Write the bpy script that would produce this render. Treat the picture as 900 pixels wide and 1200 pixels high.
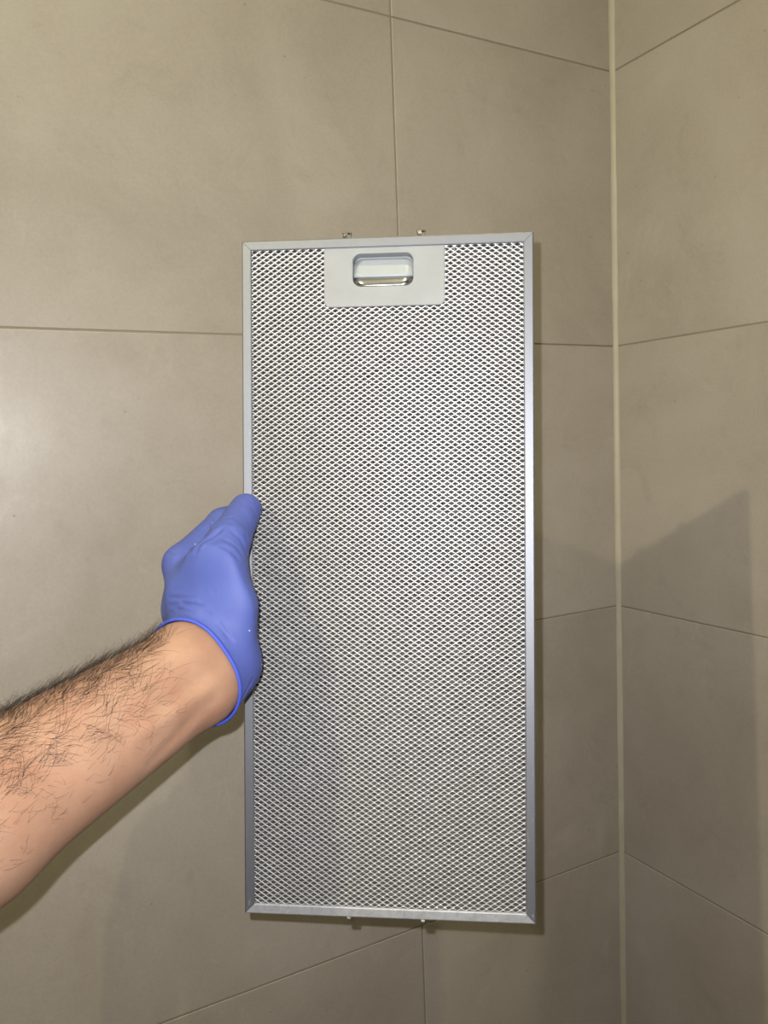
import bpy, bmesh, math, random
import numpy as np
from mathutils import Matrix, Vector

random.seed(7)
rng = np.random.default_rng(7)
for o in list(bpy.data.objects):
    bpy.data.objects.remove(o)
scene = bpy.context.scene
COL = scene.collection

# ------------------------------------------------------------------ camera
CAMZ = 1.50
FPX = 952.3                                  # focal length in pixels of a 900x1200 frame
YAW, PITCH, ROLL = 0.5028, -0.0881, -0.0373
YB, XR = 0.6919, 0.6897                      # back wall / right wall distance from the camera
Z0, XJ = 0.3965, 0.4077                      # first visible horizontal joint, visible vertical joint
def cam_axes():
    cy, sy, cp, sp = math.cos(YAW), math.sin(YAW), math.cos(PITCH), math.sin(PITCH)
    fwd = np.array([sy*cp, cy*cp, sp]); r0 = np.array([cy, -sy, 0.0]); u0 = np.cross(r0, fwd)
    cr, sr = math.cos(ROLL), math.sin(ROLL)
    return cr*r0 + sr*u0, -sr*r0 + cr*u0, fwd
CR, CU, CF = cam_axes()
CAM = np.array([0, 0, CAMZ])
def cw(p):                                    # viewpoint-based metres (right, up, forward) -> world
    return CAM + CR*p[0] + CU*p[1] + CF*p[2]
def at(u, v, d):
    return cw(((u-450)/FPX*d, (600-v)/FPX*d, d))
cam_d = bpy.data.cameras.new('camera'); cam = bpy.data.objects.new('camera', cam_d); COL.objects.link(cam)
cam_d.sensor_fit = 'VERTICAL'; cam_d.sensor_height = 36.0; cam_d.lens = 36.0*FPX/1200
cam_d.clip_start = 0.01; cam_d.clip_end = 50
cam.matrix_world = Matrix([[CR[0], CU[0], -CF[0], 0], [CR[1], CU[1], -CF[1], 0], [CR[2], CU[2], -CF[2], CAMZ], [0, 0, 0, 1]])
scene.camera = cam

# ------------------------------------------------------------------ world, lamps, exposure
CEIL = 2.53
world = bpy.data.worlds.new('world'); scene.world = world; world.use_nodes = True
world.node_tree.nodes['Background'].inputs[0].default_value = (0.9, 0.95, 1.0, 1)
world.node_tree.nodes['Background'].inputs[1].default_value = 0.02
LAMPS = [((-0.80, 0.09, CEIL-0.22), 23.5), ((0.203, -0.045, CEIL), 17.0)]     # (position, watts)
LAMP_COL = (1.0, 0.93, 0.60)
FLASH_POS = cw((-0.0121, 0.0171, 0.0)); FLASH_W = 13.2; FLASH_COL = (1.0, 0.98, 1.02)
fl = bpy.data.lights.new('phone_flash', 'SPOT'); fl.spot_size = math.radians(138); fl.spot_blend = 1.0; fl.energy = FLASH_W; fl.color = FLASH_COL; fl.shadow_soft_size = 0.0025
flo = bpy.data.objects.new('phone_flash', fl); flo.matrix_world = Matrix.Translation(Vector(FLASH_POS)) @ cam.matrix_world.to_3x3().to_4x4(); COL.objects.link(flo)
scene.view_settings.view_transform = 'Standard'; scene.view_settings.look = 'None'
scene.view_settings.gamma = 1.0; scene.view_settings.use_curve_mapping = False
scene.view_settings.exposure = 0.07

# ------------------------------------------------------------------ material helpers
def srgb(r, g, b):
    f = lambda c: ((c/255+0.055)/1.055)**2.4 if c > 10 else c/255/12.92
    return (f(r), f(g), f(b), 1)
class NT:
    def __init__(s, name):
        s.m = bpy.data.materials.new(name); s.m.use_nodes = True; s.t = s.m.node_tree
        s.b = s.t.nodes['Principled BSDF']
    def n(s, kind, **kw):
        nd = s.t.nodes.new(kind)
        for k, v in kw.items():
            if k.startswith('i_'):
                key = k[2:]; nd.inputs[int(key) if key.isdigit() else key.replace('_', ' ')].default_value = v
            else: setattr(nd, k, v)
        return nd
    def l(s, a, b): s.t.links.new(a, b)
    def coord(s, out='Object', scale=None):
        c = s.n('ShaderNodeTexCoord').outputs[out]
        if scale is None: return c
        mp = s.n('ShaderNodeMapping'); mp.inputs['Scale'].default_value = scale; s.l(c, mp.inputs['Vector']); return mp.outputs[0]
    def noise(s, vec, scale, detail=4, rough=0.55, dist=0):
        nd = s.n('ShaderNodeTexNoise'); nd.inputs['Scale'].default_value = scale; nd.inputs['Detail'].default_value = detail
        nd.inputs['Roughness'].default_value = rough; nd.inputs['Distortion'].default_value = dist
        s.l(vec, nd.inputs['Vector']); return nd.outputs[0]
    def ramp(s, fac, stops):
        nd = s.n('ShaderNodeValToRGB'); e = nd.color_ramp.elements
        while len(e) < len(stops): e.new(0.5)
        for el, (p, c) in zip(e, stops): el.position = p; el.color = c if len(c) == 4 else (*c, 1)
        s.l(fac, nd.inputs[0]); return nd.outputs[0]
    def mix(s, fac, a, b, mode='MIX'):
        nd = s.n('ShaderNodeMix', data_type='RGBA', blend_type=mode)
        for sock, v in ((nd.inputs[0], fac), (nd.inputs[6], a), (nd.inputs[7], b)):
            if isinstance(v, (int, float)): sock.default_value = v
            elif isinstance(v, tuple): sock.default_value = v
            else: s.l(v, sock)
        return nd.outputs[2]
    def math(s, op, a, b=0.0, clamp=False):
        nd = s.n('ShaderNodeMath', operation=op, use_clamp=clamp)
        for sock, v in ((nd.inputs[0], a), (nd.inputs[1], b)):
            if isinstance(v, (int, float)): sock.default_value = v
            else: s.l(v, sock)
        return nd.outputs[0]
    def bump(s, h, strength, dist, prev=None):
        nd = s.n('ShaderNodeBump'); nd.inputs['Strength'].default_value = strength; nd.inputs['Distance'].default_value = dist
        s.l(h, nd.inputs['Height'])
        if prev is not None: s.l(prev, nd.inputs['Normal'])
        return nd.outputs[0]
G = lambda v: (v, v, v, 1)

def tile_mat():
    t = NT('cement_tile')
    geo = t.n('ShaderNodeNewGeometry').outputs['Position']
    rnd = t.n('ShaderNodeObjectInfo').outputs['Random']
    off = t.n('ShaderNodeVectorMath', operation='SCALE'); t.l(geo, off.inputs[0]); off.inputs['Scale'].default_value = 1.0
    add = t.n('ShaderNodeVectorMath', operation='ADD'); t.l(off.outputs[0], add.inputs[0])
    cmb = t.n('ShaderNodeCombineXYZ'); t.l(t.math('MULTIPLY', rnd, 37.0), cmb.inputs[0]); t.l(t.math('MULTIPLY', rnd, 11.0), cmb.inputs[2])
    t.l(cmb.outputs[0], add.inputs[1]); v = add.outputs[0]
    cloud = t.noise(v, 5.5, 5, 0.6, 0.4)
    base = t.ramp(cloud, [(0.30, srgb(161, 152, 140)), (0.55, srgb(171, 163, 152)), (0.75, srgb(178, 171, 161))])
    smudge = t.ramp(t.noise(v, 20, 8, 0.72, 0.8), [(0.56, G(0)), (0.72, G(1))])
    base = t.mix(t.math('MULTIPLY', smudge, 0.24), base, srgb(136, 128, 115))
    pale = t.ramp(t.noise(v, 9, 6, 0.7, 1.2), [(0.58, G(0)), (0.70, G(1))])
    base = t.mix(t.math('MULTIPLY', pale, 0.15), base, srgb(210, 203, 188))
    vor = t.n('ShaderNodeTexVoronoi'); vor.inputs['Scale'].default_value = 60; t.l(v, vor.inputs['Vector'])
    pit = t.ramp(vor.outputs['Distance'], [(0.035, G(1)), (0.075, G(0))])
    keep = t.ramp(t.noise(v, 22, 2), [(0.54, G(0)), (0.60, G(1))])
    pitk = t.math('MULTIPLY', pit, keep)
    base = t.mix(t.math('MULTIPLY', pitk, 0.5), base, srgb(95, 88, 78))
    fine = t.noise(v, 420, 3, 0.6)
    base = t.mix(0.10, base, t.ramp(fine, [(0.3, G(0.15)), (0.7, G(0.55))]), 'OVERLAY')
    tone = t.math('ADD', t.math('MULTIPLY', rnd, 0.06), 0.97)
    hsv = t.n('ShaderNodeHueSaturation'); t.l(base, hsv.inputs['Color']); t.l(tone, hsv.inputs['Value'])
    t.l(hsv.outputs[0], t.b.inputs['Base Color'])
    t.l(t.ramp(t.noise(v, 30, 4), [(0.3, G(0.33)), (0.7, G(0.45))]), t.b.inputs['Roughness'])
    t.b.inputs['Specular IOR Level'].default_value = 0.55
    bn = t.bump(t.noise(v, 45, 5, 0.6), 0.10, 0.002)
    bn = t.bump(fine, 0.06, 0.0004, bn)
    t.l(bn, t.b.inputs['Normal'])
    return t.m
def simple(name, col, rough=0.5, metal=0.0, bump=None, spec=0.5):
    t = NT(name)
    v = t.coord()
    c2 = tuple(min(1, x*0.88) for x in col[:3]) + (1,)
    t.l(t.ramp(t.noise(v, 40, 4), [(0.3, c2), (0.7, col)]), t.b.inputs['Base Color'])
    t.b.inputs['Roughness'].default_value = rough; t.b.inputs['Metallic'].default_value = metal
    t.b.inputs['Specular IOR Level'].default_value = spec
    if bump: t.l(t.bump(t.noise(v, bump[0], 3), bump[1], bump[2]), t.b.inputs['Normal'])
    return t.m
def frame_mat(name, worn):
    t = NT(name)
    v = t.coord()
    grain = t.noise(t.coord('Object', (900, 900, 900)), 1.0, 2)
    sepz = t.n('ShaderNodeSeparateXYZ'); t.l(v, sepz.inputs[0])
    low = t.ramp(t.math('MULTIPLY', sepz.outputs[2], 1/0.45), [(0.30, G(1)), (0.60, G(0.15))])   # the lower third is the scratched one
    st = t.ramp(t.noise(v, 150, 6, 0.75, 1.0), [(0.42, G(0)), (0.66, G(1))])
    base = t.mix(t.math('MULTIPLY', st, 0.55 if worn else 0.18), (srgb(178, 180, 184) if worn else srgb(150, 153, 159)), srgb(134, 135, 140))
    scr = t.ramp(t.noise(t.coord('Object', (1, 1, 0.3)), 330, 5, 0.8, 1.2), [(0.63, G(0)), (0.70, G(1))])
    scr = t.math('MULTIPLY', scr, low)
    base = t.mix(t.math('MULTIPLY', scr, 0.8), base, srgb(238, 238, 238))
    t.l(base, t.b.inputs['Base Color'])
    t.l(t.math('SUBTRACT', 0.22 if worn else 0.93, t.math('MULTIPLY', scr, 0.3)), t.b.inputs['Metallic'])
    t.l(t.math('ADD', t.math('MULTIPLY', grain, 0.06), t.math('ADD', t.math('MULTIPLY', scr, 0.2), 0.46 if worn else 0.51)), t.b.inputs['Roughness'])
    t.l(t.bump(grain, 0.08, 0.0002), t.b.inputs['Normal'])
    return t.m
def mesh_mat(name, col, rough, metal):
    t = NT(name); v = t.coord()
    t.l(t.ramp(t.noise(v, 70, 3), [(0.35, tuple(x*0.90 for x in col[:3])+(1,)), (0.65, col)]), t.b.inputs['Base Color'])
    t.b.inputs['Metallic'].default_value = metal
    t.l(t.ramp(t.noise(v, 600, 2), [(0.3, G(rough-0.06)), (0.7, G(rough+0.08))]), t.b.inputs['Roughness'])
    return t.m
def skin_mat():
    t = NT('tanned_skin'); v = t.coord()
    base = t.ramp(t.noise(v, 22, 5, 0.6), [(0.3, srgb(157, 118, 95)), (0.5, srgb(168, 131, 107)), (0.7, srgb(177, 142, 118))])
    red = t.ramp(t.noise(v, 60, 4), [(0.5, G(0)), (0.75, G(1))])
    base = t.mix(t.math('MULTIPLY', red, 0.25), base, srgb(165, 106, 86))
    vor = t.n('ShaderNodeTexVoronoi'); vor.inputs['Scale'].default_value = 900; t.l(v, vor.inputs['Vector'])
    t.l(base, t.b.inputs['Base Color'])
    t.b.inputs['Roughness'].default_value = 0.5
    t.b.inputs['Subsurface Weight'].default_value = 0.12; t.b.inputs['Subsurface Radius'].default_value = (0.004, 0.0018, 0.001)
    t.b.inputs['Subsurface Scale'].default_value = 1.0
    bn = t.bump(vor.outputs['Distance'], 0.18, 0.0003)
    t.l(t.bump(t.noise(v, 180, 4), 0.15, 0.0008, bn), t.b.inputs['Normal'])
    return t.m
def glove_mat(name, col, dark):
    t = NT(name); v = t.coord()
    base = t.ramp(t.noise(v, 30, 4), [(0.3, dark), (0.65, col)])
    vor = t.n('ShaderNodeTexVoronoi'); vor.inputs['Scale'].default_value = 75; t.l(v, vor.inputs['Vector'])
    dot = t.ramp(vor.outputs['Distance'], [(0.03, G(1)), (0.045, G(0))])
    dot = t.math('MULTIPLY', dot, t.ramp(t.noise(v, 60, 1), [(0.56, G(0)), (0.58, G(1))]))
    base = t.mix(t.math('MULTIPLY', dot, 0.8), base, srgb(215, 218, 235))
    t.l(base, t.b.inputs['Base Color']); t.b.inputs['Roughness'].default_value = 0.58
    t.b.inputs['Specular IOR Level'].default_value = 0.35
    t.l(t.bump(t.noise(v, 500, 3), 0.12, 0.0004), t.b.inputs['Normal'])
    return t.m
M = dict(
    tile=tile_mat(), grout=simple('grout', srgb(146, 136, 119), 0.9, bump=(600, 0.3, 0.0006)),
    silicone=simple('beige_silicone', srgb(184, 176, 157), 0.45),
    plaster=simple('white_ceiling_paint', srgb(225, 221, 212), 0.85), floor=simple('floor_tile', srgb(105, 98, 88), 0.6), paint=simple('grey_wall_paint', srgb(128, 122, 112), 0.8),
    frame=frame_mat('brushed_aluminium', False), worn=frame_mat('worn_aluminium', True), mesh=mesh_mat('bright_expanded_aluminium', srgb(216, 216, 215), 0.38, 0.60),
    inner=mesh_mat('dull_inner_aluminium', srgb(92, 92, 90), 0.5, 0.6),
    plastic=simple('grey_plastic', srgb(163, 167, 168), 0.45), tab=simple('pale_grey_plastic', srgb(172, 179, 182), 0.4),
    chrome=simple('polished_steel', srgb(190, 192, 198), 0.27, 1.0), clip=simple('spring_steel', srgb(150, 146, 134), 0.35, 0.9),
    skin=skin_mat(), hair=simple('dark_hair', srgb(46, 31, 22), 0.5),
    glove=glove_mat('blue_nitrile', srgb(83, 97, 167), srgb(77, 90, 160)), bead=glove_mat('blue_nitrile_bead', srgb(72, 92, 198), srgb(68, 86, 192)),
    sleeve=simple('dark_cotton', srgb(50, 52, 58), 0.9),
    lampring=simple('white_lamp_ring', srgb(235, 235, 232), 0.4))
lens = NT('lamp_lens'); lens.b.inputs['Emission Color'].default_value = (*LAMP_COL, 1); lens.b.inputs['Emission Strength'].default_value = 12
lens.b.inputs['Base Color'].default_value = (0.9, 0.9, 0.88, 1); M['lens'] = lens.m

# ------------------------------------------------------------------ mesh helpers
def mk(name, verts, faces, mat, parent=None, smooth=False, mw=None):
    me = bpy.data.meshes.new(name); me.from_pydata([tuple(map(float, v)) for v in verts], [], [tuple(f) for f in faces]); me.update()
    if smooth: me.shade_smooth()
    me.materials.append(mat)
    return link(name, me, parent, mw)
def link(name, me, parent=None, mw=None):
    o = bpy.data.objects.new(name, me); COL.objects.link(o)
    if parent is not None: o.parent = parent
    if mw is not None: o.matrix_local = mw
    return o
def npmesh(name, V, Q, mat, smooth=True):
    """fast mesh from numpy verts (n,3) and quads (m,4)"""
    me = bpy.data.meshes.new(name); me.vertices.add(len(V)); me.vertices.foreach_set('co', np.ascontiguousarray(V, dtype=np.float32).ravel())
    k = Q.shape[1]; me.loops.add(Q.size); me.loops.foreach_set('vertex_index', np.ascontiguousarray(Q, dtype=np.int32).ravel())
    me.polygons.add(len(Q)); me.polygons.foreach_set('loop_start', np.arange(0, Q.size, k, dtype=np.int32))
    me.update(calc_edges=True); me.validate()
    if smooth: me.shade_smooth()
    me.materials.append(mat); return me
def box(x0, x1, y0, y1, z0, z1):
    v = [(x, y, z) for z in (z0, z1) for y in (y0, y1) for x in (x0, x1)]
    return v, [(0, 2, 3, 1), (4, 5, 7, 6), (0, 1, 5, 4), (2, 6, 7, 3), (0, 4, 6, 2), (1, 3, 7, 5)]
def tag(o, label=None, cat=None, group=None, kind=None):
    for k, v in (('label', label), ('category', cat), ('group', group), ('kind', kind)):
        if v: o[k] = v
    return o
def bevel(o, w, seg=2):
    m = o.modifiers.new('bevel', 'BEVEL'); m.width = w; m.segments = seg; m.limit_method = 'ANGLE'; return o

# ------------------------------------------------------------------ the setting
XL, YF = -2.3, -2.6
T = 0.05
def struct(name, b, mat):
    v, f = b; return tag(mk(name, v, f, mat), kind='structure')
GR = 0.0007                                   # the joints lie this far behind the tile faces
wall_back = struct('wall_back', box(XL, XR+T, YB+GR, YB+T, 0, CEIL), M['grout'])
wall_right = struct('wall_right', box(XR+GR, XR+T, YF, YB+GR, 0, CEIL), M['grout'])
struct('wall_left', box(XL-T, XL, YF-T, YB+T, 0, CEIL), M['paint'])
struct('wall_front', box(XL, XR+T, YF-T, YF, 0, CEIL), M['paint'])
struct('floor', box(XL-T, XR+T, YF-T, YB+T, -T, 0), M['floor'])
struct('ceiling', box(XL-T, XR+T, YF-T, YB+T, CEIL, CEIL+T), M['plaster'])
tile_cache = {}
def tile_mesh(w, h):
    key = (round(w, 4), round(h, 4))
    if key not in tile_cache:
        b, d = 0.0007, 0.008
        rings = [(0, d), (0, b), (b*0.3, b*0.3), (b, 0.0)]
        vs, fs = [], []
        for ins, dep in rings:
            vs += [(ins, dep, ins), (w-ins, dep, ins), (w-ins, dep, h-ins), (ins, dep, h-ins)]
        for r in range(3):
            for i in range(4):
                j = (i+1) % 4; fs.append((4*r+i, 4*r+j, 4*r+4+j, 4*r+4+i))
        fs.append((12, 13, 14, 15))
        me = bpy.data.meshes.new('tile'); me.from_pydata(vs, [], fs); me.update(); me.materials.append(M['tile'])
        tile_cache[key] = me
    return tile_cache[key]
J = 0.0015
zj = [0.0] + sorted(CAMZ+Z0-0.3*k for k in range(-1, 8) if 0.02 < CAMZ+Z0-0.3*k < CEIL-0.02) + [CEIL]
def lay(wall, cuts, place):
    for c0, c1 in zip(cuts[:-1], cuts[1:]):
        for k, (a, b) in enumerate(zip(zj[:-1], zj[1:])):
            o = link('tile', tile_mesh(c1-c0-J, b-a-J), wall)
            place(o, c0+J/2, a+J/2)
            lip = random.uniform(-0.00025, 0.00025)
            o.location += Vector((0, lip, 0)) if wall is wall_back else Vector((lip, 0, 0))
xcuts = [XL, XJ-2.4, XJ-1.8, XJ-1.2, XJ-0.6, XJ, XR-0.001]
def place_b(o, c, a): o.location = (c, YB, a)
lay(wall_back, xcuts, place_b)
ycuts = [YB-0.001-0.6*k for k in range(5)]
def place_r(o, c, a):                          # tile x axis runs from the corner towards the camera
    o.rotation_euler = (0, 0, -math.pi/2); o.location = (XR, c, a)
# for the right wall the cut positions count from the back corner
for k in range(6):
    c1, c0 = YB-0.001-0.6*k, max(YF, YB-0.001-0.6*(k+1))
    for a, b in zip(zj[:-1], zj[1:]):
        o = link('tile', tile_mesh(c1-c0-J, b-a-J), wall_right); place_r(o, c1-J/2, a+J/2)
        o.location.x += random.uniform(-0.00025, 0.00025)
# silicone bead down the corner: a shallow concave fillet
def corner_bead():
    vs, fs = [], []
    L = 0.0046; n = 7; zs = np.linspace(0.0, CEIL, 90)
    for z in zs:
        l = L*(1+0.05*math.sin(z*23)+0.04*math.sin(z*61+1))
        for i in range(n):
            t = i/(n-1); px, py = l*(1-t), l*t                      # from back wall leg to right wall leg
            s = 0.0009*math.sin(math.pi*t)
            vs.append((XR-px-s*-0.7, YB-py+s*0.7, z))
    for k in range(len(zs)-1):
        for i in range(n-1):
            fs.append((k*n+i, k*n+i+1, (k+1)*n+i+1, (k+1)*n+i))
    o = mk('trim_1', vs, fs, M['silicone'], smooth=True); tag(o, 'pale beige silicone bead down the tiled corner', kind='structure')
    return o
corner_bead()
# ceiling downlights
def lathe(prof, n=40):
    vs, fs = [], []
    for r, z in prof:
        for i in range(n):
            a = 2*math.pi*i/n; vs.append((r*math.cos(a), r*math.sin(a), z))
    for k in range(len(prof)-1):
        for i in range(n):
            j = (i+1) % n; fs.append((k*n+i, k*n+j, (k+1)*n+j, (k+1)*n+i))
    return vs, fs
def lamp_root(name, pos, label):
    e = bpy.data.objects.new(name, None); COL.objects.link(e); e.location = pos; return tag(e, label, 'lamp')
def bulb(e, kind, watt):
    ld = bpy.data.lights.new('bulb_light', kind); ld.shadow_soft_size = 0.012; ld.energy = watt; ld.color = LAMP_COL
    if kind == 'SPOT': ld.spot_size = math.radians(150); ld.spot_blend = 1.0
    lo = bpy.data.objects.new('bulb_light', ld); COL.objects.link(lo); lo.parent = e; lo.location = (0, 0, -0.03)
(p1, w1), (p2, w2) = LAMPS
e = lamp_root('pendant_lamp', p1, 'small LED lamp on a short cord hanging left of the camera')          # its light falls on the walls in view
mk('socket', *lathe([(0.0001, 0.030), (0.014, 0.030), (0.016, 0.0), (0.0001, 0.0)]), M['lampring'], e, True)
mk('lamp_lens', *lathe([(0.0001, -0.001), (0.010, -0.001)]), M['lens'], e, True)
mk('cord', *lathe([(0.003, 0.030), (0.003, 0.22)], 8), M['lampring'], e, True)
bulb(e, 'POINT', w1)
e = lamp_root('ceiling_downlight', p2, 'round recessed ceiling downlight above the filter')
mk('lamp_ring', *lathe([(0.032, -0.001), (0.033, -0.005), (0.042, -0.006), (0.046, -0.003), (0.046, 0.0)]), M['lampring'], e, True)
mk('lamp_lens', *lathe([(0.0001, -0.001), (0.034, -0.001)]), M['lens'], e, True)
bulb(e, 'SPOT', w2)

# ------------------------------------------------------------------ the grease filter
FW, FH, FD = 0.1913, 0.4457, 0.009
fr = np.array([0.83007496, -0.55707066, -0.0254528]); fu = np.array([0.06996287, 0.0587503, 0.99581806])
fr /= np.linalg.norm(fr); fu -= fr*(fr@fu); fu /= np.linalg.norm(fu); fy = np.cross(fu, fr)
fbl = np.array([0.15791239, 0.49957476, -0.30906927+CAMZ])
fo = fbl + fr*FW/2
filt = bpy.data.objects.new('range_hood_filter', None); COL.objects.link(filt)
filt.matrix_world = Matrix([[fr[0], fy[0], fu[0], fo[0]], [fr[1], fy[1], fu[1], fo[1]], [fr[2], fy[2], fu[2], fo[2]], [0, 0, 0, 1]])
tag(filt, 'silver metal range hood grease filter held upright by the blue gloved hand', 'filter')
def fworld(x, y, z): return fo + fr*x + fy*y + fu*z
RW = 0.0066
def rail(p0, p1, inward, mat='frame'):
    """C-channel with mitred ends from p0 to p1 (x,z); profile = (inset from the outer edge, depth)"""
    prof = [(0.0, FD-0.0006), (0.0, 0.0012), (0.0003, 0.0004), (0.0010, 0.0), (RW-0.0006, 0.0), (RW-0.00015, 0.0003), (RW, 0.0008),
            (RW, 0.0015), (0.0012, 0.0015), (0.0012, FD-0.0015), (RW, FD-0.0015), (RW, FD-0.0003), (RW-0.0005, FD), (0.0008, FD)]
    p0, p1, inw = (np.array(q, float) for q in (p0, p1, inward)); d = p1-p0; L = np.linalg.norm(d); d /= L
    vs, n = [], len(prof); NS = 2
    for s in range(NS):
        for a, y in prof:
            g = a+0.00012
            q = (p0 + d*g if s == 0 else p1 - d*g) + inw*a
            vs.append((q[0], y, q[1]))
    fs = [(i, (i+1) % n, n+(i+1) % n, n+i) for i in range(n)] + [tuple(range(n))[::-1], tuple(range(n, 2*n))]
    o = mk('frame_rail', vs, fs, M[mat], filt)
    bm = bmesh.new(); bm.from_mesh(o.data); bmesh.ops.recalc_face_normals(bm, faces=bm.faces); bm.to_mesh(o.data); bm.free()
    return o
hx = FW/2
rail((-hx, 0), (-hx, FH), (1, 0)); rail((hx, 0), (hx, FH), (-1, 0)); rail((-hx, 0), (hx, 0), (0, 1), 'worn'); rail((-hx, FH), (hx, FH), (0, -1))
# handle plate region (in filter coordinates)
HX0, HX1, HZ0, HZ1 = -hx+0.0549, -hx+0.1343, FH-0.0452, FH-0.0060
CX0, CX1, CZ0, CZ1 = -hx+0.0741, -hx+0.1137, FH-0.0320, FH-0.0106
PX = (FW-2*RW)/33.0; QZ = (FH-2*RW)/119.0/2   # long pitch, half of the short pitch
def ribbons(px, qz, width, tilt, thick, seg, mat, name, jit=0.0):
    """expanded metal: one zigzag strand per row, tilted out of the sheet, neighbouring strands meet at the bonds"""
    x0, x1, z0, z1 = -hx+RW-0.001, hx-RW+0.001, RW-0.0008, FH-RW+0.0008
    nrow = int((z1-z0)/qz)+2; ncol = int(round((x1-x0)/px*2*seg))
    ix = np.arange(ncol+1); X = x0 + ix*px/(2*seg)
    ph = (ix % (2*seg))/(2*seg)                                     # 0..1 along one period
    tri = 1-4*np.abs(ph-0.5)                                        # -1..1 triangle
    tri = np.clip(tri*1.18, -1, 1)
    jj = np.arange(nrow)
    Zc = z0 + (jj[:, None]+0.5)*qz + np.where(jj[:, None] % 2 == 0, 1, -1)*tri[None, :]*(qz/2-0.00016)
    if jit: Zc = Zc + rng.normal(0, jit, Zc.shape)
    Xc = np.broadcast_to(X, Zc.shape)
    slope = np.abs(np.where(np.abs(tri) < 1, 1, 0))
    c, s = math.cos(tilt), math.sin(tilt)
    Wd = np.where(np.abs(tri) >= 0.999, width*1.05, width)[None, :]*np.ones((nrow, 1))
    if jit: Wd = Wd*(1+rng.normal(0, 0.06, Wd.shape))
    # four corners of the strand section: (up/down along the tilted width, front/back by thickness)
    P = []
    for a, b in ((1, -1), (1, 1), (-1, 1), (-1, -1)):
        z = Zc + a*Wd/2*c + b*thick/2*s
        y = -a*Wd/2*s + b*thick/2*c                                 # upper edge comes forward
        P.append(np.stack([Xc, y, z], -1))
    V = np.stack(P, 2).reshape(-1, 3)
    idx = np.arange(nrow*(ncol+1)*4).reshape(nrow, ncol+1, 4)
    Q = []
    for k in range(4):
        k2 = (k+1) % 4
        Q.append(np.stack([idx[:, :-1, k], idx[:, 1:, k], idx[:, 1:, k2], idx[:, :-1, k2]], -1).reshape(-1, 4))
    Q = np.concatenate(Q)
    cen = V[Q].mean(1)
    ok = ~((cen[:, 0] > HX0+0.001) & (cen[:, 0] < HX1-0.001) & (cen[:, 2] > HZ0+0.001) & (cen[:, 2] < HZ1+0.01))
    Q = Q[ok]
    return npmesh(name, V, Q[:, ::-1], mat, smooth=False)
me = ribbons(PX, QZ, 0.00128, math.radians(40), 0.00042, 3, M['mesh'], 'expanded_mesh')
o = link('front_mesh', me, filt, Matrix.Translation((0, 0.0024, 0))); tag(o, 'fine diamond expanded metal mesh', kind='stuff')
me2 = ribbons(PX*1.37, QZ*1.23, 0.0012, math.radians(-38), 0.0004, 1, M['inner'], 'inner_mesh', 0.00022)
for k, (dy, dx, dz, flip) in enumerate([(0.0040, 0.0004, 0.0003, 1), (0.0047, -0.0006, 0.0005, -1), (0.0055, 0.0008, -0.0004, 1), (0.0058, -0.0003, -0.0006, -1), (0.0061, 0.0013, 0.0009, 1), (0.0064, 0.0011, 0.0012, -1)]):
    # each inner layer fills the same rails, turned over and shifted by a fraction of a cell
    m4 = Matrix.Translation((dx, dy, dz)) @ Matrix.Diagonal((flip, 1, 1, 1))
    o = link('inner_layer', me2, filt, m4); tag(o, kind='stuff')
o = link('back_mesh', me, filt, Matrix.Translation((0, 0.0070, 0))); tag(o, kind='stuff')
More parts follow.
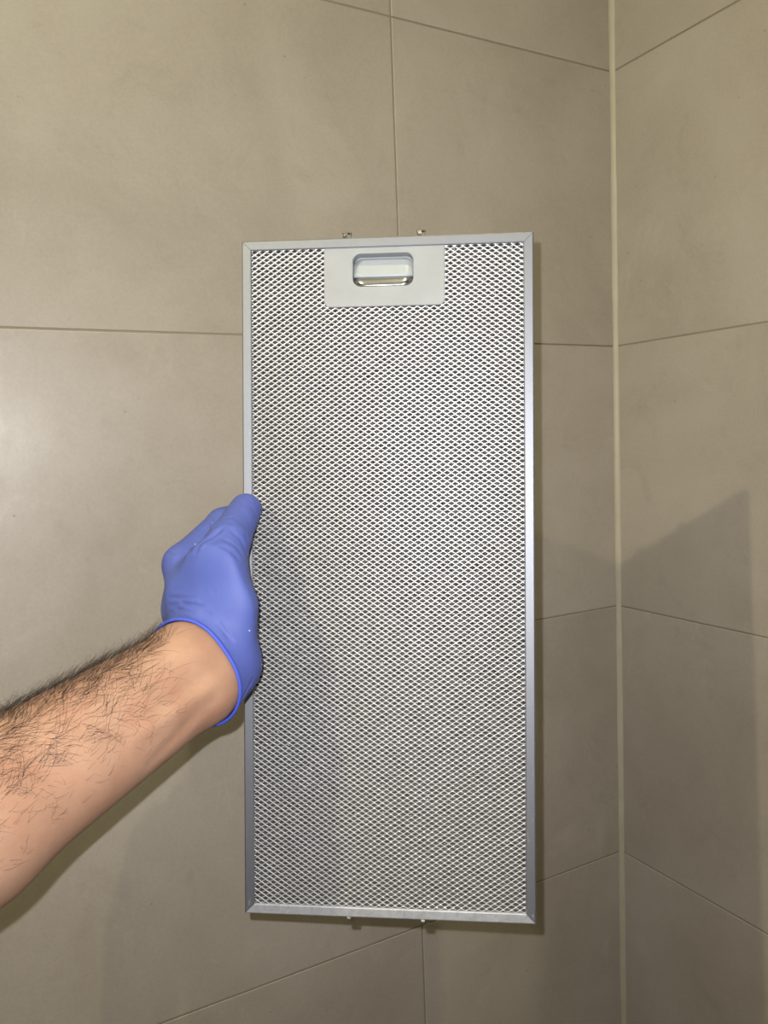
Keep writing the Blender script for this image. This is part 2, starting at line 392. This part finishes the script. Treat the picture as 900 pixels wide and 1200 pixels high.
# handle plate with the finger recess
def rrect(x0, x1, z0, z1, r, n=6, corners=(1, 1, 1, 1)):
    pts = []
    for k, (cx, cz, a0) in enumerate(((x1-r, z0+r, -90), (x1-r, z1-r, 0), (x0+r, z1-r, 90), (x0+r, z0+r, 180))):
        if corners[k]:
            for i in range(n+1):
                a = math.radians(a0+90*i/n); pts.append((cx+r*math.cos(a), cz+r*math.sin(a)))
        else:
            q = ((x1, z0), (x1, z1), (x0, z1), (x0, z0))[k]
            pts += [q]*(n+1)
    return pts
def handle():
    N = 6
    out = lambda ins: rrect(HX0+ins, HX1-ins, HZ0+ins, HZ1-ins, max(0.0042-ins, 0.001), N, (1, 0, 0, 1))
    inn = lambda ins: rrect(CX0-ins, CX1+ins, CZ0-ins, CZ1+ins, 0.0052+ins, N)
    rings = [[(x, 0.0040, z) for x, z in out(0)], [(x, 0.0016, z) for x, z in out(0)], [(x, 0.0011, z) for x, z in out(0.0002)], [(x, 0.0009, z) for x, z in out(0.0007)],
             [(x, 0.0009, z) for x, z in inn(0.0007)], [(x, 0.0011, z) for x, z in inn(0.0002)], [(x, 0.0017, z) for x, z in inn(0)], [(x, 0.0085, z) for x, z in inn(-0.0003)]]
    n = len(rings[0]); vs = [p for r in rings for p in r]; fs = []
    for k in range(len(rings)-1):
        for i in range(n):
            j = (i+1) % n; fs.append((k*n+i, k*n+j, (k+1)*n+j, (k+1)*n+i))
    fs.append(tuple(range(7*n, 8*n)))
    o = mk('handle_plate', vs, fs, M['plastic'], filt)
    bm = bmesh.new(); bm.from_mesh(o.data); bmesh.ops.remove_doubles(bm, verts=bm.verts, dist=1e-6); bmesh.ops.recalc_face_normals(bm, faces=bm.faces); bm.to_mesh(o.data); bm.free()
    tag(o, 'light grey plastic handle plate with finger recess')
    # sloping grip tab: deep at the top, forward at its lower lip
    w0, w1 = CX0+0.0004, CX1-0.0004; zt, zl = CZ1-0.0022, CZ0+0.0067
    prof = []
    K = 14; vs = []; fs = []
    rows = []
    for k in range(K+1):
        t = k/K; z = zt+(zl-zt)*t
        y = 0.0074-0.0042*t**1.3 if t < 0.9 else 0.0074-0.0042*0.9**1.3+0.0005*((t-0.9)/0.1)**2
        ins = 0.0046*(1-math.sqrt(max(0, 1-(1-min(1, t/0.36))**2)))
        rows.append([(w0+ins+(w1-w0-2*ins)*s, y, z) for s in np.linspace(0, 1, 9)])
    vs = [p for r in rows for p in r]
    for k in range(K):
        for i in range(8): fs.append((k*9+i, k*9+i+1, (k+1)*9+i+1, (k+1)*9+i))
    g = mk('grip_tab', vs, fs, M['tab'], o, True); sd = g.modifiers.new('solid', 'SOLIDIFY'); sd.thickness = 0.0008; sd.offset = -1 
    # raised inner field of the tab
    vs, fs = [], []
    for k in range(6):
        t = 0.30+0.5*k/5; z = zt+(zl-zt)*t; y = 0.0074-0.0042*t**1.3-0.00012
        ins = 0.0058+ (0.0012 if k == 0 else 0)
        for s in np.linspace(0, 1, 5): vs.append((w0+ins+(w1-w0-2*ins)*s, y, z))
    for k in range(5):
        for i in range(4): fs.append((k*5+i, k*5+i+1, (k+1)*5+i+1, (k+1)*5+i))
    g2 = mk('tab_panel', vs, fs, M['tab'], o, True); sd = g2.modifiers.new('solid', 'SOLIDIFY'); sd.thickness = 0.0005
    # polished latch strip along the bottom of the recess
    vs, fs = [], []
    zb = CZ0+0.0002; K = 8
    for k in range(K+1):
        t = k/K; z = zl-0.0002+(zb-zl+0.0002)*t; y = 0.0046-0.0022*math.sin(t*1.9)
        ins = 0.0044*(1-math.sqrt(max(0, 1-max(0, (t-0.15)/0.85)**2)))
        for s in np.linspace(0, 1, 7): vs.append((w0+ins+(w1-w0-2*ins)*s, y, z))
    for k in range(K):
        for i in range(6): fs.append((k*7+i, k*7+i+1, (k+1)*7+i+1, (k+1)*7+i))
    g3 = mk('latch_strip', vs, fs, M['chrome'], o, True); sd = g3.modifiers.new('solid', 'SOLIDIFY'); sd.thickness = 0.0006
    tag(g3, 'polished metal latch strip')
handle()
# locating lugs: small bent sheet-metal tabs, two on the top rail, two under the bottom rail
def lug(x, top):
    s = 1 if top else -1; z0 = FH-0.0003 if top else 0.0003
    hgt = 0.0046 if top else 0.0040; w = 0.0055; th = 0.0005; vs, fs = [], []
    for b in (box(x-w/2, x-w/2+th, 0.0028, 0.0062, 0, hgt), box(x+w/2-th, x+w/2, 0.0028, 0.0062, 0, hgt),
              box(x-w/2-0.0003, x+w/2+0.0003, 0.0026, 0.0064, hgt-th, hgt), box(x-w/2+0.0006, x+0.0002, 0.0056, 0.0061, 0, hgt)):
        n = len(vs); vs += [(a, y, z0+s*z) for a, y, z in b[0]]; fs += [tuple(i+n for i in f) for f in b[1]]
    o = mk('locating_lug', vs, fs, M['clip'], filt)
    bm = bmesh.new(); bm.from_mesh(o.data); bmesh.ops.recalc_face_normals(bm, faces=bm.faces); bm.to_mesh(o.data); bm.free()
for fx in (0.365, 0.621): lug(-hx+FW*fx, True)
for fx in (0.367, 0.622): lug(-hx+FW*fx, False)

# ------------------------------------------------------------------ the arm and the gloved hand (signed distance fields)
def cone(P, a, b, ra, rb):
    a = np.asarray(a); b = np.asarray(b); ba = b-a; l2 = ba@ba; rr = ra-rb; a2 = l2-rr*rr; il2 = 1/l2
    pa = P-a; y = pa@ba; z = y-l2
    w = pa*l2-y[..., None]*ba; x2 = (w*w).sum(-1); y2 = y*y*l2; z2 = z*z*l2
    k = np.sign(rr)*rr*rr*x2
    out = (np.sqrt(np.maximum(x2*a2*il2, 0))+y*rr)*il2-ra
    m1 = np.sign(z)*a2*z2 > k; m2 = (np.sign(y)*a2*y2 < k) & ~m1
    out = np.where(m1, np.sqrt(np.maximum(x2+z2, 0))*il2-rb, out)
    out = np.where(m2, np.sqrt(np.maximum(x2+y2, 0))*il2-ra, out)
    return out
def smin(a, b, k):
    h = np.maximum(k-np.abs(a-b), 0)/k
    return np.minimum(a, b)-h*h*h*k/6
def nets(sdf, lo, hi, h):
    """naive surface nets on a regular grid, then two Newton steps onto the true surface"""
    n = np.ceil((np.asarray(hi)-lo)/h).astype(int)+1
    ax = [lo[i]+h*np.arange(n[i]) for i in range(3)]
    B = 6                                       # coarse pass first, then only the blocks near the surface
    idx = [np.minimum(np.arange(n[i])//B, (n[i]-1)//B) for i in range(3)]
    cc = [lo[i]+h*(np.arange((n[i]-1)//B+1)*B+(B-1)/2) for i in range(3)]
    Cd = sdf(np.stack(np.meshgrid(*cc, indexing='ij'), -1))
    D = Cd[np.ix_(*idx)].copy()
    near = np.argwhere((np.abs(Cd) < h*B*1.5)[np.ix_(*idx)])
    for st in range(0, len(near), 200000):
        q = near[st:st+200000]; D[q[:, 0], q[:, 1], q[:, 2]] = sdf(q*h+lo)
    S = D < 0
    c = np.zeros(np.array(S.shape)-1, int)
    offs = [(i, j, k) for i in (0, 1) for j in (0, 1) for k in (0, 1)]
    sl = lambda A, o: A[o[0]:A.shape[0]-1+o[0], o[1]:A.shape[1]-1+o[1], o[2]:A.shape[2]-1+o[2]]
    for o in offs: c += sl(S, o)
    act = (c > 0) & (c < 8); ijk = np.argwhere(act)
    vid = -np.ones(act.shape, int); vid[act] = np.arange(len(ijk))
    acc = np.zeros((len(ijk), 3)); cnt = np.zeros(len(ijk))
    for a in offs:
        for d in range(3):
            if a[d]: continue
            b = list(a); b[d] = 1
            da = D[ijk[:, 0]+a[0], ijk[:, 1]+a[1], ijk[:, 2]+a[2]]; db = D[ijk[:, 0]+b[0], ijk[:, 1]+b[1], ijk[:, 2]+b[2]]
            m = (da < 0) != (db < 0); t = np.where(m, da/np.where(da-db == 0, 1, da-db), 0)
            p = np.array(a, float)[None]+np.eye(3)[d][None]*t[:, None]
            acc[m] += p[m]; cnt[m] += 1
    V = (ijk+acc/cnt[:, None])*h+lo
    F = []
    for d in range(3):
        e1, e2 = (d+1) % 3, (d+2) % 3
        s0 = [slice(None)]*3; s1 = [slice(None)]*3; s0[d] = slice(0, -1); s1[d] = slice(1, None)
        A, B = S[tuple(s0)], S[tuple(s1)]
        E = np.argwhere(A != B); E = E[(E[:, e1] > 0) & (E[:, e2] > 0) & (E[:, e1] < S.shape[e1]-1) & (E[:, e2] < S.shape[e2]-1)]
        fl = A[E[:, 0], E[:, 1], E[:, 2]]
        q = []
        for (x, y) in ((-1, -1), (0, -1), (0, 0), (-1, 0)):
            C = E.copy(); C[:, e1] += x; C[:, e2] += y; q.append(vid[C[:, 0], C[:, 1], C[:, 2]])
        q = np.stack(q, 1); q[~fl] = q[~fl][:, ::-1]; F.append(q)
    F = np.concatenate(F); F = F[(F >= 0).all(1)]
    for _ in range(2):
        Nn = grad(sdf, V); d = sdf(V); V = V-Nn*np.clip(d, -h, h)[:, None]
    return V, F
def grad(sdf, V, e=4e-4):
    g = np.stack([sdf(V+np.eye(3)[i]*e)-sdf(V-np.eye(3)[i]*e) for i in range(3)], -1)
    return g/np.maximum(np.linalg.norm(g, axis=1), 1e-9)[:, None]

# skeleton points
WR = at(226, 789, 0.478)                       # wrist
FA = at(0, 938, 0.395)                         # where the forearm leaves the frame
AX = (WR-FA)/np.linalg.norm(WR-FA)             # forearm axis, towards the hand
view = WR-CAM; view /= np.linalg.norm(view)
WID = np.cross(view, AX); WID /= np.linalg.norm(WID)
if WID@CU < 0: WID = -WID                      # across the wrist, towards the upper silhouette
EL = WR-AX*0.255; SH = cw((-0.285, -0.215, -0.02))
def arm_sdf(P):
    d = None
    for s in (1, -1):
        a = cone(P, FA-AX*0.02+WID*0.006*s, WR+WID*0.0095*s, 0.0325, 0.0205)
        d = a if d is None else smin(d, a, 0.02)
        d = smin(d, cone(P, EL+WID*0.006*s, FA-AX*0.02+WID*0.006*s, 0.036, 0.0325), 0.02)
        d = smin(d, cone(P, WR+WID*0.0095*s, WR+AX*0.022+WID*0.008*s, 0.0205, 0.0185), 0.015)
    d = smin(d, cone(P, EL, SH, 0.041, 0.055), 0.05)
    return d
def hand_sdf(P):
    f = None
    def add(a, b, ra, rb, k=0.012):
        nonlocal f
        c = cone(P, a, b, ra, rb); f = c if f is None else smin(f, c, k)
    idx_m = at(216, 662, 0.521); mid_m = at(218, 668, 0.541); rin_m = at(217, 688, 0.562); pin_m = at(227, 708, 0.581)
    # metacarpals fan out from the wrist
    for w, kn, m, ra, rk, rm in ((WR+WID*0.006+AX*0.018, (236, 722, 0.500), idx_m, 0.0170, 0.0160, 0.0128), (WR+AX*0.020, (221, 712, 0.527), mid_m, 0.0175, 0.0145, 0.0125),
                                 (WR-WID*0.004+AX*0.020, (219, 712, 0.549), rin_m, 0.0170, 0.0135, 0.0122), (WR-WID*0.006+AX*0.020, (221, 721, 0.569), pin_m, 0.0165, 0.0125, 0.0115)):
        add(w, at(*kn), ra, rk, 0.02); add(at(*kn), m, rk, rm, 0.014)
    # heel of the palm, thumb ball and the web towards the index finger
    add(WR-WID*0.010+AX*0.012, at(258, 780, 0.490), 0.0178, 0.0168, 0.010)
    add(at(258, 780, 0.490), at(267, 712, 0.488), 0.0168, 0.0172, 0.010)
    add(at(254, 735, 0.487), at(254, 674, 0.489), 0.0185, 0.0165, 0.02)
    add(at(238, 690, 0.507), at(253, 668, 0.495), 0.0135, 0.0140, 0.012)
    add(at(228, 684, 0.508), at(247, 664, 0.497), 0.0125, 0.0140, 0.016); add(at(224, 700, 0.508), at(244, 705, 0.490), 0.0120, 0.0150, 0.016)
    # thumb
    add(at(254, 674, 0.488), at(268, 634, 0.5035), 0.0160, 0.0128, 0.010)
    add(at(268, 634, 0.5035), at(288, 597, 0.5265), 0.0130, 0.0104, 0.006)
    # index finger, bending behind the filter
    add(idx_m, at(261, 614, 0.551), 0.0130, 0.0106, 0.008); add(at(261, 614, 0.551), at(300, 598, 0.5630), 0.0106, 0.0090, 0.004)
    add(at(300, 598, 0.5630), at(338, 594, 0.5580), 0.0090, 0.0078, 0.004)
    # the other three fingers lie flat behind the filter
    for m, p, q, t, r in ((mid_m, (262, 640, 0.574), (306, 628, 0.5650), (350, 622, 0.5565), 0.0096), (rin_m, (266, 668, 0.588), (310, 664, 0.5685), (350, 658, 0.5560), 0.0092),
                          (pin_m, (268, 700, 0.592), (304, 700, 0.5685), (334, 697, 0.5555), 0.0082)):
        add(m, at(*p), r+0.002, r, 0.006); add(at(*p), at(*q), r, r-0.0006, 0.004); add(at(*q), at(*t), r-0.0006, r-0.0016, 0.004)
    return f
FRONT = np.cross(AX, WID); FRONT *= -np.sign(FRONT@view)             # across the wrist, towards the viewer
CUT = WR+AX*0.001
CN = AX-0.45*FRONT; CN /= np.linalg.norm(CN)    # the rim runs obliquely round the wrist
def cuff_plane(P):                              # > 0 on the hand side
    return (P-CUT)@CN
def glove_skin(P):                              # hugs the wrist at the rim, opens out over the hand
    a = arm_sdf(P)-0.0013; d = smin(hand_sdf(P), a, 0.006)
    t = np.clip(cuff_plane(P)/0.020, 0, 1); t = t*t*(3-2*t)
    return a+(d-a)*t
def glove_sdf(P):
    return np.maximum(glove_skin(P), -cuff_plane(P))

person_h = 0.0022
def arm_part(P):                                # stops inside the glove
    return np.maximum(arm_sdf(P), cuff_plane(P)-0.012)
pts = np.array([WR+AX*0.04, FA, EL, SH]); lo = pts.min(0)-0.07; hi = pts.max(0)+0.07
V, F = nets(arm_part, lo, hi, 0.0028)
def arm_hit(u, v):
    d = at(u, v, 1.0)-CAM; s = 0.30
    for _ in range(80):
        q = float(arm_sdf((CAM+d*s)[None])[0]); s += q*0.8
        if abs(q) < 1e-5 or s > 0.7: break
    return CAM+d*s
NA = grad(arm_sdf, V); relief = np.zeros(len(V))
for a, b, hgt, wd in (((150, 872), (252, 800), 0.0019, 0.0040), ((175, 845), (255, 782), -0.0016, 0.0048), ((190, 905), (258, 826), 0.0013, 0.0042), ((205, 770), (255, 760), 0.0011, 0.0060), ((170, 900), (256, 815), -0.0012, 0.0038)):
    a, b = arm_hit(*a), arm_hit(*b); t = np.clip(((V-a)@(b-a))/((b-a)@(b-a)), 0, 1)
    relief += hgt*np.sin(np.pi*np.clip(t*0.8+0.1, 0, 1))*np.exp(-(np.linalg.norm(V-(a+t[:, None]*(b-a)), axis=1)/wd)**2)*((t > 0) & (t < 1.01))
V = V+NA*relief[:, None]
me = npmesh('arm', V, F, M['skin'])
person = link('person', me); tag(person, 'bare hairy forearm reaching in from the left, hand in a blue glove', 'person')
# sleeve on the upper arm (out of frame)
def sleeve_sdf(P):
    d = cone(P, EL+(SH-EL)*0.55, SH, 0.056, 0.064); return d
pl = np.array([EL, SH]); Vs, Fs = nets(sleeve_sdf, pl.min(0)-0.08, pl.max(0)+0.08, 0.006)
link('sleeve', npmesh('sleeve', Vs, Fs, M['sleeve']), person)
# glove
hp = np.array([at(180, 560, 0.46), at(370, 560, 0.62), at(180, 870, 0.45), at(370, 870, 0.45), at(180, 560, 0.62), at(180, 870, 0.60)])
Vg, Fg = nets(glove_sdf, hp.min(0)-0.01, hp.max(0)+0.01, 0.0013)
Ng = grad(glove_sdf, Vg)
def crease(V, a, b, depth, width, side=1.0):
    """a fold line pressed into the glove between two surface points"""
    a, b = np.asarray(a), np.asarray(b); ab = b-a; t = np.clip(((V-a)@ab)/(ab@ab), 0, 1)
    dd = np.linalg.norm(V-(a+t[:, None]*ab), axis=1); env = np.sin(np.pi*np.clip(t, 0.02, 0.98))**0.5
    return -depth*env*np.exp(-(dd/width)**2)+0.6*depth*env*np.exp(-((dd-2.2*width)/width)**2)
disp = np.zeros(len(Vg))
def ray_hit(u, v):                              # nearest glove surface along a direction, for placing folds
    d = at(u, v, 1.0)-CAM; s = 0.40
    for _ in range(80):
        q = float(glove_sdf((CAM+d*s)[None])[0]); s += q*0.8
        if abs(q) < 1e-5 or s > 0.7: break
    return CAM+d*s
for (a, b, dp, wd) in [((212, 706), (238, 712), .0006, .0012), ((206, 713), (246, 720), .0006, .0011), ((200, 719), (240, 724), .0005, .0010), ((197, 700), (228, 702), .0004, .0011), ((198, 709), (230, 708), .0004, .0010), ((197, 725), (225, 727), .0004, .0009), ((236, 604), (252, 618), .0006, .0011), ((244, 634), (262, 618), .0005, .0012), ((276, 604), (299, 624), .0005, .0011), ((258, 640), (280, 656), .0005, .0013), ((290, 585), (303, 606), .0004, .0011),
                       ((232, 626), (246, 622), .0007, .0012), ((238, 612), (248, 622), .0006, .0011), ((194, 649), (230, 645), .0006, .0014), ((230, 645), (256, 622), .0008, .0015),
                       ((268, 612), (290, 632), .0006, .0012), ((270, 622), (286, 640), .0006, .0012), ((284, 590), (297, 616), .0004, .0011), ((262, 632), (284, 650), .0006, .0013),
                       ((262, 608), (276, 606), .0004, .0011), ((296, 796), (282, 822), .0004, .0012), ((255, 730), (272, 752), .0004, .0013)]:
    disp += crease(Vg, ray_hit(*a), ray_hit(*b), dp*1.5, wd*0.9)
Vg = Vg+Ng*disp[:, None]
keep = (cuff_plane(Vg)[Fg] > 0.0006).all(1)     # open the cuff: drop the cap that closes the wrist end
Fg = Fg[keep]
used = np.unique(Fg); remap = -np.ones(len(Vg), int); remap[used] = np.arange(len(used))
glove = link('glove', npmesh('glove', Vg[used], remap[Fg], M['glove']), person); tag(glove, 'blue nitrile disposable glove')
# rolled bead along the cuff
def rim():
    e1 = WID-CN*(WID@CN); e1 /= np.linalg.norm(e1); e2 = np.cross(CN, e1); n = 96; ring = []
    base = CUT+CN*0.0010
    outer = glove_skin
    for i in range(n):
        a = 2*math.pi*i/n; d = e1*math.cos(a)+e2*math.sin(a); s = 0.005
        for _ in range(60):
            q = float(outer((base+d*s)[None])[0]); s -= q*0.7
        ring.append(base+d*(s+0.0002)-CN*0.0006)
    ring = np.array(ring); vs, fs, m = [], [], 8
    for i in range(n):
        tdir = ring[(i+1) % n]-ring[i-1]; tdir /= np.linalg.norm(tdir); r = ring[i]-CUT; r -= tdir*(r@tdir); r /= np.linalg.norm(r); bn = np.cross(tdir, r)
        for k in range(m):
            a = 2*math.pi*k/m; vs.append(ring[i]+0.0010*(r*math.cos(a)+1.5*bn*math.sin(a)))
    for i in range(n):
        for k in range(m):
            fs.append((i*m+k, i*m+(k+1) % m, ((i+1) % n)*m+(k+1) % m, ((i+1) % n)*m+k))
    tag(mk('cuff_bead', vs, fs, M['bead'], glove, True), 'brighter blue rolled cuff edge')
rim()
# arm hair
def arm_hair(N=8500):
    T3 = V[F]; cen = T3.mean(1); nrm = grad(arm_sdf, cen)
    s = (cen-WR)@AX                             # 0 at the wrist, negative towards the elbow
    up = nrm@WID; fr_ = -(nrm@view)
    w = np.where(up > 0.55, 1.5, np.where(up > -0.05, 0.50+0.6*np.clip(up, 0, 1), np.clip(0.42+up*0.60, 0.0, 0.42)))
    w *= np.where(s > -0.004, 0, 1)*np.clip((s+0.32)/0.14, 0, 1)
    edge = np.where(up > 0.6, 0.0, -0.022)      # the front of the wrist is bare
    w *= np.clip((edge-s)/0.02, 0, 1)
    w *= np.where(fr_ < -0.75, 0.15, 1)
    w /= w.sum(); pick = rng.choice(len(F), N, p=w); SEG = 7
    b = rng.dirichlet((1, 1, 1, 1), N); p = (T3[pick]*b[:, :, None]).sum(1); n = nrm[pick]; u = up[pick]
    unit = lambda a: a/np.maximum(np.linalg.norm(a, axis=-1, keepdims=True), 1e-9)
    circ = unit(np.cross(n, AX)); circ *= np.sign(circ@WID)[:, None]
    clump = np.sin(p[:, 0]*310)+np.sin(p[:, 2]*270+1.3)                 # neighbouring hairs lean the same way
    ang = 0.10+0.28*clump+rng.normal(0, 0.42, N)
    t = unit(AX*np.cos(ang)[:, None]+circ*np.sin(ang)[:, None]); t = unit(t-n*(t*n).sum(1)[:, None]); side = np.cross(n, t)
    L = rng.uniform(0.006, 0.018, N)*np.where(u > -0.05, 1.0, 0.55); lift = rng.uniform(0.15, 0.5, N)*np.where(u > 0.7, 1.5, 0.8)
    curl = rng.normal(0, 0.75, N); r0 = rng.uniform(0.00006, 0.000105, N); q = p-n*0.0003; R = []
    for k in range(SEG+1):
        f = k/SEG; l = lift*(1-0.9*f); rr = (r0*(1-0.75*f))[:, None]
        for a in (0, 2.094, 4.189): R.append(q+rr*(side*math.cos(a)+n*math.sin(a)))
        q = q+unit(t*np.cos(l)[:, None]+n*np.sin(l)[:, None]+side*np.sin(curl*f*1.8)[:, None])*(L/SEG)[:, None]
    vs = np.stack(R, 1).reshape(-1, 3); per = 3*(SEG+1); fs = []
    for k in range(SEG):
        for a in range(3): fs.append(np.arange(N)[:, None]*per+np.array([k*3+a, k*3+(a+1) % 3, k*3+3+(a+1) % 3, k*3+3+a]))
    fs = np.concatenate(fs)
    o = link('arm_hair', npmesh('arm_hair', vs, fs, M['hair']), person)
    tag(o, 'short dark brown arm hair', kind='stuff')
arm_hair()
